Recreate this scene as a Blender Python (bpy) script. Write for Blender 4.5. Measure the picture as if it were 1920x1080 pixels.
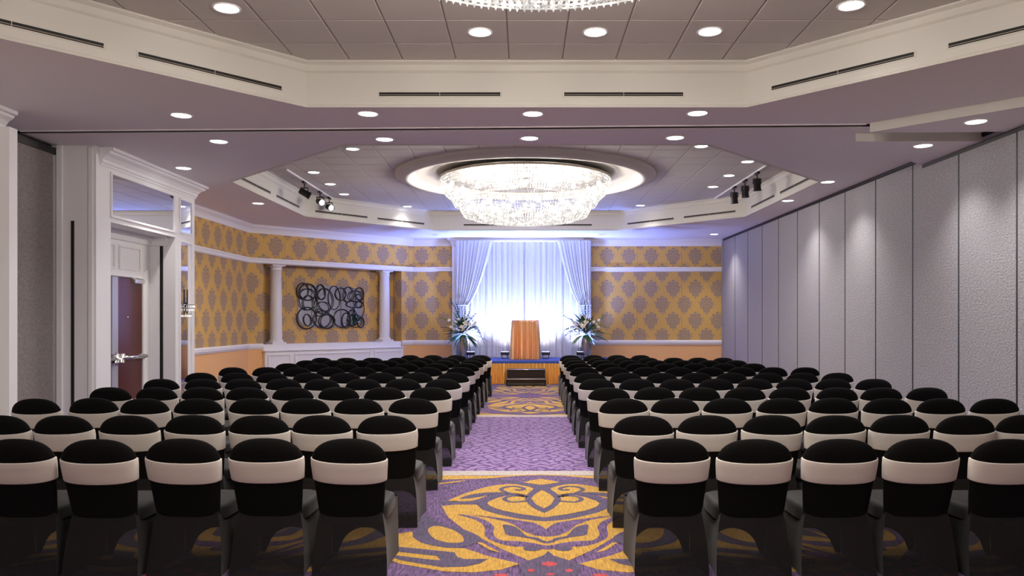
import bpy, math, random
from mathutils import Vector, Matrix, Euler
for o in list(bpy.data.objects): bpy.data.objects.remove(o)
R = math.radians; PI = math.pi
SC = bpy.context.scene; COL = SC.collection
# ------------------------------------------------------------------ camera, light, exposure
F, VX, VY, H = 1450.0, 985.0, 600.0, 1.68      # focal length in px, vanishing point, eye height
cam = bpy.data.cameras.new('camera'); camo = bpy.data.objects.new('camera', cam); COL.objects.link(camo)
camo.location = (0, 0, H); camo.rotation_euler = (R(90), 0, 0)
cam.sensor_width = 36; cam.lens = F/1920*36; cam.clip_start = .05; cam.clip_end = 200
cam.shift_x = (960-VX)/1920; cam.shift_y = (VY-540)/1920
SC.camera = camo
w = bpy.data.worlds.new('world'); SC.world = w; w.use_nodes = True
w.node_tree.nodes['Background'].inputs[0].default_value = (.05, .05, .06, 1)
w.node_tree.nodes['Background'].inputs[1].default_value = .2
SC.view_settings.view_transform = 'Standard'; SC.view_settings.look = 'None'
SC.view_settings.gamma = 1; SC.view_settings.use_curve_mapping = False
SC.view_settings.exposure = 0.48
P_DOWN = 100       # watts of one ceiling downlight
P_CHAND = 100      # watts of one chandelier bulb cluster
P_UP = 600        # watts of one stage uplight
WARM = (1, .90, .80); NEUT = (1, .95, .92); BLUE = (.19, .29, 1)
# ------------------------------------------------------------------ helpers
def at(px, py, z):
    "point on the horizontal plane z seen at a photograph pixel"
    d = (z-H)*F/(VY-py); return ((px-VX)*d/F, d, z)

class E:
    "shader maths on sockets"
    nt = None
    def __init__(s, k): s.k = k
    @staticmethod
    def m(op, *a):
        n = E.nt.nodes.new('ShaderNodeMath'); n.operation = op
        for i, x in enumerate(a):
            if isinstance(x, E): E.nt.links.new(x.k, n.inputs[i])
            else: n.inputs[i].default_value = x
        return E(n.outputs[0])
    def __add__(s, o): return E.m('ADD', s, o)
    __radd__ = __add__
    def __mul__(s, o): return E.m('MULTIPLY', s, o)
    __rmul__ = __mul__
    def __sub__(s, o): return E.m('SUBTRACT', s, o)
    def __rsub__(s, o): return E.m('SUBTRACT', o, s)
    def __truediv__(s, o): return E.m('DIVIDE', s, o)
def fn(op, *a): return E.m(op, *a)

MATS = {}
def mat(name, col, rough=.6, metal=0, spec=.5, emit=None, estr=1, sheen=0, bump=None, var=None):
    m = bpy.data.materials.new(name); m.use_nodes = True; nt = m.node_tree
    b = nt.nodes['Principled BSDF']; MATS[name] = m
    b.inputs['Base Color'].default_value = (*col, 1); b.inputs['Roughness'].default_value = rough
    b.inputs['Metallic'].default_value = metal; b.inputs['Specular IOR Level'].default_value = spec
    if sheen: b.inputs['Sheen Weight'].default_value = sheen; b.inputs['Sheen Roughness'].default_value = .4
    if emit:
        b.inputs['Emission Color'].default_value = (*emit, 1); b.inputs['Emission Strength'].default_value = estr
    if bump or var:
        tc = nt.nodes.new('ShaderNodeTexCoord'); mp = nt.nodes.new('ShaderNodeMapping')
        nt.links.new(tc.outputs['Object'], mp.inputs[0])
        no = nt.nodes.new('ShaderNodeTexNoise'); nt.links.new(mp.outputs[0], no.inputs['Vector'])
        sc, st = bump or var
        if isinstance(sc, tuple): mp.inputs['Scale'].default_value = sc; no.inputs['Scale'].default_value = 1
        else: no.inputs['Scale'].default_value = sc
        no.inputs['Detail'].default_value = 4
        if bump:
            bp = nt.nodes.new('ShaderNodeBump'); bp.inputs['Strength'].default_value = st; bp.inputs['Distance'].default_value = .01
            nt.links.new(no.outputs[0], bp.inputs['Height']); nt.links.new(bp.outputs[0], b.inputs['Normal'])
        if var:
            rp = nt.nodes.new('ShaderNodeMix'); rp.data_type = 'RGBA'
            rp.inputs[6].default_value = (*[c*(1-var[1]) for c in col], 1)
            rp.inputs[7].default_value = (*[min(1, c*(1+var[1])) for c in col], 1)
            nt.links.new(no.outputs[0], rp.inputs[0]); nt.links.new(rp.outputs[2], b.inputs['Base Color'])
    return m

class MB:
    "collects shapes for ONE mesh object"
    def __init__(s): s.v = []; s.f = []; s.mi = []; s.uv = []
    def add(s, v, f, mi=0, uv=None):
        o = len(s.v); s.v += [tuple(p) for p in v]
        for q in f: s.f.append([i+o for i in q]); s.mi.append(mi)
        s.uv += list(uv) if uv else [(0, 0)]*len(v)
        return s
    def box(s, x0, x1, y0, y1, z0, z1, mi=0):
        v = [(x, y, z) for z in (z0, z1) for y in (y0, y1) for x in (x0, x1)]
        return s.add(v, [(0, 2, 3, 1), (4, 5, 7, 6), (0, 1, 5, 4), (2, 6, 7, 3), (0, 4, 6, 2), (1, 3, 7, 5)], mi)
    def cbox(s, x0, x1, y0, y1, z0, z1, c=.01, mi=0):
        "box with chamfered edges"
        v = []; f = []
        xs, ys, zs = (x0, x1), (y0, y1), (z0, z1); idx = {}
        for i in (0, 1):
            for j in (0, 1):
                for k in (0, 1):
                    sx, sy, sz = (1-2*i)*c, (1-2*j)*c, (1-2*k)*c
                    idx[i, j, k] = len(v)
                    v += [(xs[i], ys[j]+sy, zs[k]+sz), (xs[i]+sx, ys[j], zs[k]+sz), (xs[i]+sx, ys[j]+sy, zs[k])]
        for i in (0, 1):
            q = [idx[i, 0, 0], idx[i, 1, 0], idx[i, 1, 1], idx[i, 0, 1]]; f.append(q if i else q[::-1])
            q = [idx[0, i, 0]+1, idx[1, i, 0]+1, idx[1, i, 1]+1, idx[0, i, 1]+1]; f.append(q if not i else q[::-1])
            q = [idx[0, 0, i]+2, idx[1, 0, i]+2, idx[1, 1, i]+2, idx[0, 1, i]+2]; f.append(q if i else q[::-1])
        for i in (0, 1):
            for j in (0, 1):
                f.append([idx[i, j, 0], idx[i, j, 1], idx[i, j, 1]+1, idx[i, j, 0]+1])
                f.append([idx[i, 0, j], idx[i, 1, j], idx[i, 1, j]+2, idx[i, 0, j]+2])
                f.append([idx[0, i, j]+1, idx[1, i, j]+1, idx[1, i, j]+2, idx[0, i, j]+2])
                for k in (0, 1): f.append([idx[i, j, k], idx[i, j, k]+1, idx[i, j, k]+2])
        return s.add(v, f, mi)
    def loft(s, loops, closed=True, cap0=False, cap1=False, mi=0):
        n = len(loops[0]); v = [p for l in loops for p in l]; f = []
        for a in range(len(loops)-1):
            for i in range(n if closed else n-1):
                j = (i+1) % n; f.append((a*n+i, a*n+j, (a+1)*n+j, (a+1)*n+i))
        if cap0: f.append(tuple(range(n-1, -1, -1)))
        if cap1: f.append(tuple((len(loops)-1)*n+i for i in range(n)))
        return s.add(v, f, mi)
    def lathe(s, prof, n=32, c=(0, 0), mi=0, cap0=False, cap1=False):
        return s.loft([[(c[0]+r*math.cos(2*PI*i/n), c[1]+r*math.sin(2*PI*i/n), z) for i in range(n)] for r, z in prof], True, cap0, cap1, mi)
    def tube(s, pts, r, n=8, closed=False, mi=0, cap=True):
        pts = [Vector(p) for p in pts]; L = []; m = len(pts); up = None
        for i, p in enumerate(pts):
            a = pts[(i-1) % m] if (closed or i > 0) else p; b = pts[(i+1) % m] if (closed or i < m-1) else p
            t = (b-a).normalized()
            if up is None:
                up = Vector((0, 0, 1)) if abs(t.z) < .9 else Vector((1, 0, 0))
            x = t.cross(up).normalized(); y = x.cross(t).normalized(); up = y
            rr = r[i] if isinstance(r, (list, tuple)) else r
            L.append([p+x*rr*math.cos(2*PI*k/n)+y*rr*math.sin(2*PI*k/n) for k in range(n)])
        if closed: L.append(L[0])
        return s.loft(L, True, cap and not closed, cap and not closed, mi)
    def ball(s, c, rx, ry, rz, n=10, m=6, mi=0):
        return s.loft([[(c[0]+rx*math.sin(PI*j/m+1e-4)*math.cos(2*PI*i/n), c[1]+ry*math.sin(PI*j/m+1e-4)*math.sin(2*PI*i/n), c[2]-rz*math.cos(PI*j/m)) for i in range(n)] for j in range(m+1)], True, False, False, mi)
    def sweep(s, path, prof, closed=False, mi=0):
        "sweep a profile [(offset to the right of the path, z)] along a plan polyline with mitred corners"
        P = [Vector(p) for p in path]; n = len(P); loops = []
        for i, p in enumerate(P):
            def nor(a, b): d = (b-a).normalized(); return Vector((d.y, -d.x))
            n0 = nor(P[(i-1) % n], p) if (closed or i > 0) else None
            n1 = nor(p, P[(i+1) % n]) if (closed or i < n-1) else None
            if n0 is None: mi_ = n1
            elif n1 is None: mi_ = n0
            else: mm = (n0+n1); mi_ = mm/(1+n0.dot(n1))
            loops.append([(p.x+mi_.x*o, p.y+mi_.y*o, z) for o, z in prof])
        if closed: loops.append(loops[0])
        return s.loft(loops, False, not closed and len(prof) > 2, not closed and len(prof) > 2, mi)
    def xf(s, M):
        s.v = [tuple(M @ Vector(p)) for p in s.v]; return s
    def data(s, name, mats, smooth=False):
        me = bpy.data.meshes.new(name); me.from_pydata(s.v, [], s.f)
        for m in (mats if isinstance(mats, (list, tuple)) else [mats]): me.materials.append(m)
        me.polygons.foreach_set('material_index', s.mi)
        if smooth: me.polygons.foreach_set('use_smooth', [True]*len(s.f))
        if any(u != (0, 0) for u in s.uv):
            ul = me.uv_layers.new(name='UVMap')
            for l in me.loops: ul.data[l.index].uv = s.uv[l.vertex_index]
        me.update(); return me
    def build(s, name, mats, parent=None, smooth=False):
        return link(name, s.data(name, mats, smooth), parent)

def link(name, data, parent=None, loc=None):
    o = bpy.data.objects.new(name, data); COL.objects.link(o)
    if parent: o.parent = parent
    if loc: o.location = loc
    return o
def tag(o, label, cat, group=None, kind=None):
    o['label'] = label; o['category'] = cat
    if group: o['group'] = group
    if kind: o['kind'] = kind
    return o
def thing(name, label, cat, loc=(0, 0, 0), rz=0, group=None):
    o = link(name, None, None, loc); o.rotation_euler = (0, 0, rz); o.empty_display_size = .1
    return tag(o, label, cat, group)
def struct(o, label=None):
    o['kind'] = 'structure'
    if label: o['label'] = label
    return o
def copy_tree(o, parent=None):
    c = o.copy(); COL.objects.link(c); c.parent = parent
    for ch in list(o.children):
        k = ch.copy(); COL.objects.link(k); k.parent = c
        for g in list(ch.children):
            q = g.copy(); COL.objects.link(q); q.parent = k
    return c
def lamp(name, kind, power, col, loc, parent=None, size=.08, rot=(0, 0, 0), angle=120, blend=1):
    l = bpy.data.lights.new(name, kind); l.energy = power; l.color = col
    if kind in ('SPOT', 'POINT'): l.shadow_soft_size = size
    if kind == 'SPOT': l.spot_size = R(angle); l.spot_blend = blend
    o = link(name, l, parent, loc); o.rotation_euler = rot; return o
# ------------------------------------------------------------------ materials
M_ceil = mat('mauve_ceiling_paint', (.87, .83, .825), .9, bump=(60, .05))
M_white = mat('white_trim_paint', (.86, .85, .86), .5)
M_cream = mat('cream_cove_paint', (.64, .625, .575), .7)
M_tile = mat('acoustic_tile', (.60, .575, .545), .95, bump=(180, .25))
M_grid = mat('ceiling_grid_backing', (.36, .33, .32), .9)  # mid-grey backing that shows in the joints between the tiles
M_black = mat('black_slot', (.008, .008, .009), .7)
M_dark = mat('dark_track_metal', (.02, .018, .02), .45, .3)
M_orange = mat('orange_wainscot_paint', (.88, .49, .21), .8)
M_panel = mat('lavender_woven_panel', (.345, .335, .355), .9, bump=((70, 26, 48), 1.0), var=(0, .45))
M_panel2 = mat('taupe_woven_panel', (.27, .24, .235), .9, bump=((50, 26, 40), .9), var=(0, .4))
M_mirror = mat('mirror_glass', (.86, .88, .92), .02, 1)
M_door = mat('burgundy_wood', (.10, .018, .014), .28, bump=((8, 8, 1.2), .1))
M_chrome = mat('chrome', (.75, .74, .72), .18, 1)
M_cloth = mat('black_spandex', (.0035, .0032, .0034), .85, 0, .1, sheen=.02)
M_seat = mat('black_spandex_seat', (.011, .0105, .0115), .6, 0, .35, sheen=.1)
M_band = mat('white_satin_band', (.62, .585, .55), .5, sheen=.1)
M_skirtm = mat('sheer_black_spandex', (.012, .011, .0115), .75, 0, .2, sheen=.05)
nt = M_skirtm.node_tree; tr = nt.nodes.new('ShaderNodeBsdfTransparent'); mx = nt.nodes.new('ShaderNodeMixShader'); mx.inputs[0].default_value = .85
nt.links.new(tr.outputs[0], mx.inputs[1]); nt.links.new(nt.nodes['Principled BSDF'].outputs[0], mx.inputs[2]); nt.links.new(mx.outputs[0], nt.nodes['Material Output'].inputs[0])
M_drape = mat('white_voile', (.62, .62, .63), .8)
nt = M_drape.node_tree; tl = nt.nodes.new('ShaderNodeBsdfTranslucent'); tl.inputs[0].default_value = (.6, .6, .62, 1); mx = nt.nodes.new('ShaderNodeMixShader'); mx.inputs[0].default_value = .25
nt.links.new(nt.nodes['Principled BSDF'].outputs[0], mx.inputs[1]); nt.links.new(tl.outputs[0], mx.inputs[2]); nt.links.new(mx.outputs[0], nt.nodes['Material Output'].inputs[0])
M_gold = mat('gold_sequin_cloth', (.85, .47, .13), .36, .6, bump=(130, .6))
M_gold2 = mat('copper_gold_cloth', (.95, .55, .27), .36, .7, bump=(120, .5))
M_deck = mat('blue_stage_carpet', (.05, .085, .30), .9, bump=(200, .3))
M_lens = mat('downlight_lens', (1, 1, 1), .5, emit=(1, .97, .94), estr=7)
M_off = mat('unlit_lens', (.45, .43, .46), .4)
M_ulens = mat('uplight_lens', (1, 1, 1), .4, emit=(.5, .6, 1), estr=6)
M_bulb = mat('frosted_bulb', (1, 1, 1), .5, emit=(1, .95, .88), estr=4)
M_bronze = mat('bronze_rim', (.42, .36, .29), .5, .3)
M_plate = mat('smoked_plate', (.07, .065, .06), .6)
M_crys = mat('glowing_crystal_bead', (.02, .02, .02), .2, spec=.15, emit=(1, .955, .90), estr=.8)  # beads emit an uneven glow standing in for lamp light sparkling in crystal
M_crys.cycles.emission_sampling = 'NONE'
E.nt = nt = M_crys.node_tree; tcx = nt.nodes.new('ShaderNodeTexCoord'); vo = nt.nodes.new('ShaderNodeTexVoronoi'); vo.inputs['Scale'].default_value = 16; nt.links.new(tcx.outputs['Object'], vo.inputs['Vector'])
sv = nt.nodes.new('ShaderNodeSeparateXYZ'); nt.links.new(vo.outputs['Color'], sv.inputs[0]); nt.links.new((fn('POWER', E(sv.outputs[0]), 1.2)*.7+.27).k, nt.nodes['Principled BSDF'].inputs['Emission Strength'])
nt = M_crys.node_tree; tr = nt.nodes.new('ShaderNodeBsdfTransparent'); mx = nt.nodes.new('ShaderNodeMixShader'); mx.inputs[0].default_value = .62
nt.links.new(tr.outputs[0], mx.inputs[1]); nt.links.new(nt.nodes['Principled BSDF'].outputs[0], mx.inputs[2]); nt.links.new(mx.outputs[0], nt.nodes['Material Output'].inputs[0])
M_ringb = mat('black_ring_lacquer', (.012, .012, .018), .35)
M_silver = mat('mauve_silver_vase', (.38, .30, .32), .35, .4)
M_leaf = mat('dark_green_leaf', (.03, .11, .035), .5, var=(30, .5))
M_leaf2 = mat('yellow_green_leaf', (.16, .21, .05), .5, var=(30, .4))
M_leaf3 = mat('blue_green_leaf', (.035, .085, .085), .5, var=(30, .4))
M_bloom = mat('ivory_petal', (.85, .80, .72), .6)
M_bloom2 = mat('white_floret', (.82, .84, .90), .6)

def carpet(name, col, k=.35):
    m = mat(name, col, .95, 0, .1); nt = m.node_tree; b = nt.nodes['Principled BSDF']
    g = nt.nodes.new('ShaderNodeNewGeometry'); mp = nt.nodes.new('ShaderNodeMapping'); mp.inputs['Scale'].default_value = (75, 9, 1)
    no = nt.nodes.new('ShaderNodeTexNoise'); no.inputs['Scale'].default_value = 1; no.inputs['Detail'].default_value = 3
    nt.links.new(g.outputs['Position'], mp.inputs[0]); nt.links.new(mp.outputs[0], no.inputs['Vector'])
    cr = nt.nodes.new('ShaderNodeMix'); cr.data_type = 'RGBA'
    mr = nt.nodes.new('ShaderNodeMapRange'); mr.inputs[1].default_value = .3; mr.inputs[2].default_value = .7
    nt.links.new(no.outputs[0], mr.inputs[0]); nt.links.new(mr.outputs[0], cr.inputs[0])
    cr.inputs[6].default_value = (*[c*(1-k) for c in col], 1); cr.inputs[7].default_value = (*[min(1, c*(1+k)) for c in col], 1)
    nt.links.new(cr.outputs[2], b.inputs['Base Color'])
    b.inputs['Sheen Weight'].default_value = .15; b.inputs['Sheen Roughness'].default_value = .5
    bp = nt.nodes.new('ShaderNodeBump'); bp.inputs['Strength'].default_value = .5; bp.inputs['Distance'].default_value = .004
    nt.links.new(no.outputs[0], bp.inputs['Height']); nt.links.new(bp.outputs[0], b.inputs['Normal'])
    return m
C_purple = carpet('carpet_purple', (.12, .07, .17), .75)
C_gold = carpet('carpet_gold', (.47, .27, .05), .3)
C_slate = carpet('carpet_slate', (.085, .065, .125), .4)
C_cream = carpet('carpet_cream', (.43, .38, .35), .2)
C_red = carpet('carpet_red', (.45, .06, .07), .25)
# woven squiggle field of the carpet
C_field = mat('carpet_field', (.2, .1, .3), .95, 0, .1); E.nt = nt = C_field.node_tree
g = nt.nodes.new('ShaderNodeNewGeometry'); sx = nt.nodes.new('ShaderNodeSeparateXYZ'); nt.links.new(g.outputs['Position'], sx.inputs[0])
X, Y = E(sx.outputs[0]), E(sx.outputs[1])
no = nt.nodes.new('ShaderNodeTexNoise'); no.inputs['Scale'].default_value = 5; nt.links.new(g.outputs['Position'], no.inputs['Vector'])
nz = E(no.outputs[0])
no2 = nt.nodes.new('ShaderNodeTexNoise'); no2.inputs['Scale'].default_value = 26; no2.inputs['Detail'].default_value = 3; nt.links.new(g.outputs['Position'], no2.inputs['Vector'])
XX = fn('ABSOLUTE', X-.165)
a = fn('SINE', XX*20 + fn('SINE', Y*15)*1.4 + nz*5)
bq = fn('SINE', Y*23 + fn('SINE', XX*17)*1.6 + nz*6)
ln = fn('SMOOTH_MIN', fn('ABSOLUTE', a), fn('ABSOLUTE', bq), .25)
mk = fn('MULTIPLY', fn('GREATER_THAN', fn('ABSOLUTE', a*bq), .28), 1.0)
msk = fn('MINIMUM', fn('MAXIMUM', (ln-.12)*2.2*(E(no2.outputs[0])*1.7), 0.0), 1.0)
rm = nt.nodes.new('ShaderNodeMix'); rm.data_type = 'RGBA'
rm.inputs[6].default_value = (.075, .03, .15, 1); rm.inputs[7].default_value = (.29, .18, .37, 1)
nt.nodes['Principled BSDF'].inputs['Sheen Weight'].default_value = .2; nt.links.new(msk.k, rm.inputs[0]); nt.links.new(rm.outputs[2], nt.nodes['Principled BSDF'].inputs['Base Color'])
# damask wallpaper (UV in metres: along the wall, height)
M_paper = mat('gold_damask_wallpaper', (.5, .3, .1), .7, 0, .25); E.nt = nt = M_paper.node_tree
uvn = nt.nodes.new('ShaderNodeUVMap'); sx = nt.nodes.new('ShaderNodeSeparateXYZ'); nt.links.new(uvn.outputs[0], sx.inputs[0])
U, W = E(sx.outputs[0]), E(sx.outputs[1])
pn = nt.nodes.new('ShaderNodeTexNoise'); pn.inputs['Scale'].default_value = 34; pn.inputs['Detail'].default_value = 3; nt.links.new(uvn.outputs[0], pn.inputs['Vector'])
NZ = E(pn.outputs[0])
def medal(ou, ov):
    x = (fn('FRACT', U/.65+ou)-.5)*.65; y = (fn('FRACT', W/.94+ov)-.5)*.94
    x2 = x/.228/(1.0+y*1.4); y2 = y/.285
    r = fn('SQRT', x2*x2+y2*y2); th = fn('ARCTAN2', x2, y2)
    bd = .84+fn('COSINE', th*10)*.09+fn('COSINE', th*4)*.05+(NZ-.5)*.35
    inn = fn('GREATER_THAN', bd-r, 0.0)
    lace = fn('GREATER_THAN', fn('SINE', r*17+fn('COSINE', th*6)*2.6)+(NZ-.5)*2.4, .62)
    return inn*(1-lace*.75)
dm = fn('MAXIMUM', medal(0.0, .25), medal(.5, .75))
small = fn('GREATER_THAN', fn('SINE', U*(2*PI/.325))*fn('SINE', W*(2*PI/.47)+1.57)+(NZ-.5)*.9, .97)
dm = fn('MAXIMUM', dm, small*.6)
seam = fn('LESS_THAN', fn('ABSOLUTE', fn('FRACT', U/1.3+.31)-.5), .0035)
rm = nt.nodes.new('ShaderNodeMix'); rm.data_type = 'RGBA'
rm.inputs[6].default_value = (.66, .41, .125, 1); rm.inputs[7].default_value = (.35, .26, .205, 1)
nt.links.new(dm.k, rm.inputs[0])
rm2 = nt.nodes.new('ShaderNodeMix'); rm2.data_type = 'RGBA'; rm2.inputs[7].default_value = (.22, .13, .05, 1)
nt.links.new(rm.outputs[2], rm2.inputs[6]); nt.links.new((seam*.6).k, rm2.inputs[0])
nt.links.new(rm2.outputs[2], nt.nodes['Principled BSDF'].inputs['Base Color'])
# ------------------------------------------------------------------ floor
S, T = 4.04, 4.53                 # soffit height, tiled ceiling height
XL, XR, YB, YE = -6.85, 5.76, -3.0, 22.65
floor = struct(MB().add([(-8, YB-.1, 0), (XR+.2, YB-.1, 0), (XR+.2, YE+1, 0), (-8, YE+1, 0)], [(0, 1, 2, 3)]).build('floor', C_field))
# medallion print, traced as plan outlines: (u = metres from the motif axis, v = metres from the cream border)
def zf(zx, zy, ax=.165):
    px, py = 740+.2344*zx, 870+.2344*zy; d = H*F/(py-VY); return ((px-VX)*d/F-ax, 8.6-d)
def smooth(p, n=5):
    out = []; m = len(p)
    for i in range(m):
        a, b, c, d = [Vector(p[(i+k) % m]) for k in (-1, 0, 1, 2)]
        for j in range(n):
            t = j/n; out.append(.5*((2*b)+(c-a)*t+(2*a-5*b+4*c-d)*t*t+(3*b-a-3*c+d)*t**3))
    return out
def stroke(p, w0):
    p = [Vector(q) for q in p]; fine = []
    for i in range(len(p)-1):
        a = p[i-1] if i else p[0]; b, c = p[i], p[i+1]; d = p[i+2] if i+2 < len(p) else c
        for j in range(5):
            t = j/5; fine.append(.5*((2*b)+(c-a)*t+(2*a-5*b+4*c-d)*t*t+(3*b-a-3*c+d)*t**3))
    fine.append(p[-1]); L = []; Rr = []
    for i, q in enumerate(fine):
        t = (fine[min(i+1, len(fine)-1)]-fine[max(i-1, 0)]).normalized(); nn = Vector((-t.y, t.x)); L.append(q+nn*w0/2); Rr.append(q-nn*w0/2)
    return L+Rr[::-1]
def oval(cx, cy, rx, ry): return [zf(cx+rx*math.cos(k*PI/7), cy+ry*math.sin(k*PI/7)) for k in range(14)]
def zp(*a): return [zf(a[i], a[i+1]) for i in range(0, len(a), 2)]
GOLD, SLATE, PURP, RED, CREAM = 0, 1, 2, 3, 4
MOT = []   # (layer, colour, outline, closed smoothing)
def P(layer, col, pts, sm=True): MOT.append((layer, col, smooth(pts) if sm else [Vector(p) for p in pts]))
P(2, GOLD, zp(300, 92, 800, 96, 1165, 84, 1165, 90, 980, 97, 760, 116, 560, 122, 300, 128), False)
P(2, GOLD, zp(300, 165, 390, 150, 560, 132, 520, 143, 400, 160))
P(2, SLATE, zp(640, 122, 900, 130, 1025, 150, 1165, 170, 1165, 230, 1120, 195, 1000, 168, 820, 140))
P(3, GOLD, zp(1025, 148, 1100, 132, 1165, 121, 1165, 169, 1100, 160), False)
P(2, GOLD, zp(430, 295, 480, 270, 600, 225, 760, 180, 920, 162, 1020, 172, 1110, 200, 1060, 245, 1000, 247, 850, 228, 780, 240, 690, 275, 600, 298, 480, 302))
P(3, SLATE, zp(520, 278, 620, 245, 740, 230, 830, 232, 700, 262, 600, 277))
P(2, SLATE, zp(330, 310, 440, 298, 650, 300, 780, 255, 860, 230, 1050, 248, 1060, 270, 900, 254, 820, 268, 750, 300, 740, 318, 765, 342, 850, 372, 1000, 402, 1205, 430, 1205, 460, 1000, 440, 820, 402, 700, 365, 655, 325, 440, 326))
P(3, GOLD, zp(740, 318, 760, 298, 840, 268, 920, 254, 1050, 256, 1200, 250, 1205, 430, 1000, 402, 850, 372, 765, 342), False)
MOT.append((4, SLATE, stroke(zp(1062, 268, 960, 248, 880, 224, 852, 205, 885, 188, 960, 181, 1020, 193, 1032, 205, 1000, 212, 965, 205), .045)))
MOT.append((4, SLATE, stroke(zp(1055, 300, 940, 308, 882, 290, 895, 270, 960, 258, 1040, 262), .045)))
P(4, SLATE, zp(1165, 165, 1115, 200, 1050, 255, 1040, 285, 1070, 325, 1120, 362, 1195, 396, 1200, 280), False)
P(5, GOLD, zp(1167, 212, 1120, 248, 1092, 280, 1130, 328, 1193, 360, 1200, 280), False)
P(2, GOLD, zp(375, 338, 500, 326, 655, 326, 700, 366, 820, 403, 1000, 441, 1206, 461, 1242, 650, 1215, 700, 1200, 730, 1075, 775, 850, 680, 700, 600, 560, 530, 430, 430), False)
P(3, PURP, zp(600, 410, 760, 424, 1000, 455, 1110, 472, 1170, 498, 1218, 525, 1226, 585, 1120, 575, 1030, 540, 960, 490, 860, 455, 720, 428), False)
P(3, PURP, zp(500, 405, 620, 420, 740, 460, 795, 510, 790, 565, 850, 612, 1000, 622, 1130, 640, 1215, 668, 1215, 690, 1100, 668, 930, 660, 800, 625, 725, 580, 715, 500, 640, 448))
P(3, SLATE, zp(870, 487, 960, 505, 1010, 540, 1060, 580, 1150, 595, 1215, 640, 1242, 652, 1215, 655, 1130, 612, 1000, 586, 900, 570, 875, 530))
P(4, SLATE, oval(1100, 680, 72, 20), False)
P(4, SLATE, zp(1215, 640, 1242, 648, 1256, 905, 1040, 905, 985, 812, 1075, 775, 1190, 737, 1222, 700), False)
P(5, RED, oval(1250, 805, 74, 26), False); P(5, RED, oval(1090, 858, 30, 13), False)
P(5, RED, oval(1262, 888, 62, 24), False); P(3, RED, oval(850, 892, 60, 12), False)
P(2, GOLD, zp(-90, 560, 140, 540, 150, 590, 220, 630, 400, 672, 560, 676, 750, 740, 1000, 800, 850, 848, 620, 870, 400, 862, 40, 800, -180, 760), False)
P(3, SLATE, zp(-120, 660, 200, 682, 480, 710, 500, 745, 560, 765, 750, 762, 680, 800, 560, 825, 380, 830, 200, 800, 40, 770, -130, 735, -110, 722, 40, 738, 300, 770, 365, 772, 340, 740, 40, 706, -120, 695), False)
P(3, SLATE, zp(240, 420, 150, 560, 165, 600, 240, 640, 420, 672, 560, 665, 690, 600, 560, 530, 380, 485))
P(4, GOLD, zp(270, 522, 340, 500, 460, 530, 540, 580, 545, 625, 450, 635, 340, 612, 285, 572))
P(3, GOLD, zp(655, 630, 700, 632, 850, 714, 760, 692), False)
PER, V0, V1 = 2.3, 0.0, 3.75
pr = MB()
def lay(map_, sgn):
    for layer, col, pts in MOT:
        for mir in (1, -1):
            q = [(max(-PER/2, 0 if p.x > -.035 else p.x)*mir, p.y) for p in pts]
            for k in (-2, -1, 0, 1, 2):
                w3 = [map_(u+k*PER, v) for u, v in q]
                pr.add([(x, y, .0012*layer) for x, y in w3], [list(range(len(w3)))], col)
def band(y0, y1, border):
    pr.add([(XL-.3, y0, .0008), (XR+.1, y0, .0008), (XR+.1, y1, .0008), (XL-.3, y1, .0008)], [(0, 1, 2, 3)], PURP)
    for a, b2 in border: pr.add([(XL-.3, a, .0016), (XR+.1, a, .0016), (XR+.1, b2, .0016), (XL-.3, b2, .0016)], [(0, 1, 2, 3)], CREAM)
band(1.1, 8.6, [(8.36, 8.6), (1.1, 1.34)])
lay(lambda u, v: (u+.165, 8.6-v), 1); lay(lambda u, v: (u+.165, 1.1+v), -1)
band(13.4, 20.9, [(13.4, 13.66), (20.64, 20.9)])
lay(lambda u, v: (u*.92+.09, 13.4+v), 1); lay(lambda u, v: (u*.92+.09, 20.9-v), -1)
pr.build('carpet_print', [C_gold, C_slate, C_purple, C_red, C_cream], floor)
# ------------------------------------------------------------------ ceiling: soffit with two octagonal coffers
def octa(cy): return [(-2.42, cy+4.95), (2.45, cy+4.95), (5.0, cy+2.2), (5.0, cy-2.2), (2.45, cy-4.95), (-2.42, cy-4.95), (-5.0, cy-2.2), (-5.0, cy+2.2)]
CY1, CY2 = 3.6, 15.35; O1, O2 = octa(CY1), octa(CY2)
def yt(x): return 9.51-.033*x          # the folding-wall track crosses the ceiling a little askew
cm = MB()
def soffit(O, lo, hi):
    xl, xr = -7.3, XR+.2
    ring = [(O[0][0], hi(O[0][0])), (O[1][0], hi(O[1][0])), (xr, O[2][1]), (xr, O[3][1]), (O[4][0], lo(O[4][0])), (O[5][0], lo(O[5][0])), (xl, O[6][1]), (xl, O[7][1])]
    cor = {1: (xr, hi(xr)), 3: (xr, lo(xr)), 5: (xl, lo(xl)), 7: (xl, hi(xl))}
    for i in range(8):
        j = (i+1) % 8; q = [O[i], O[j], ring[j]] + ([cor[i]] if i in cor else []) + [ring[i]]
        cm.add([(x, y, S) for x, y in q], [list(range(len(q)))])
soffit(O1, lambda x: YB-.1, lambda x: yt(x)-.06); soffit(O2, lambda x: yt(x)+.06, lambda x: YE+.6)
ceil = struct(cm.build('ceiling', M_ceil))
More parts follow.
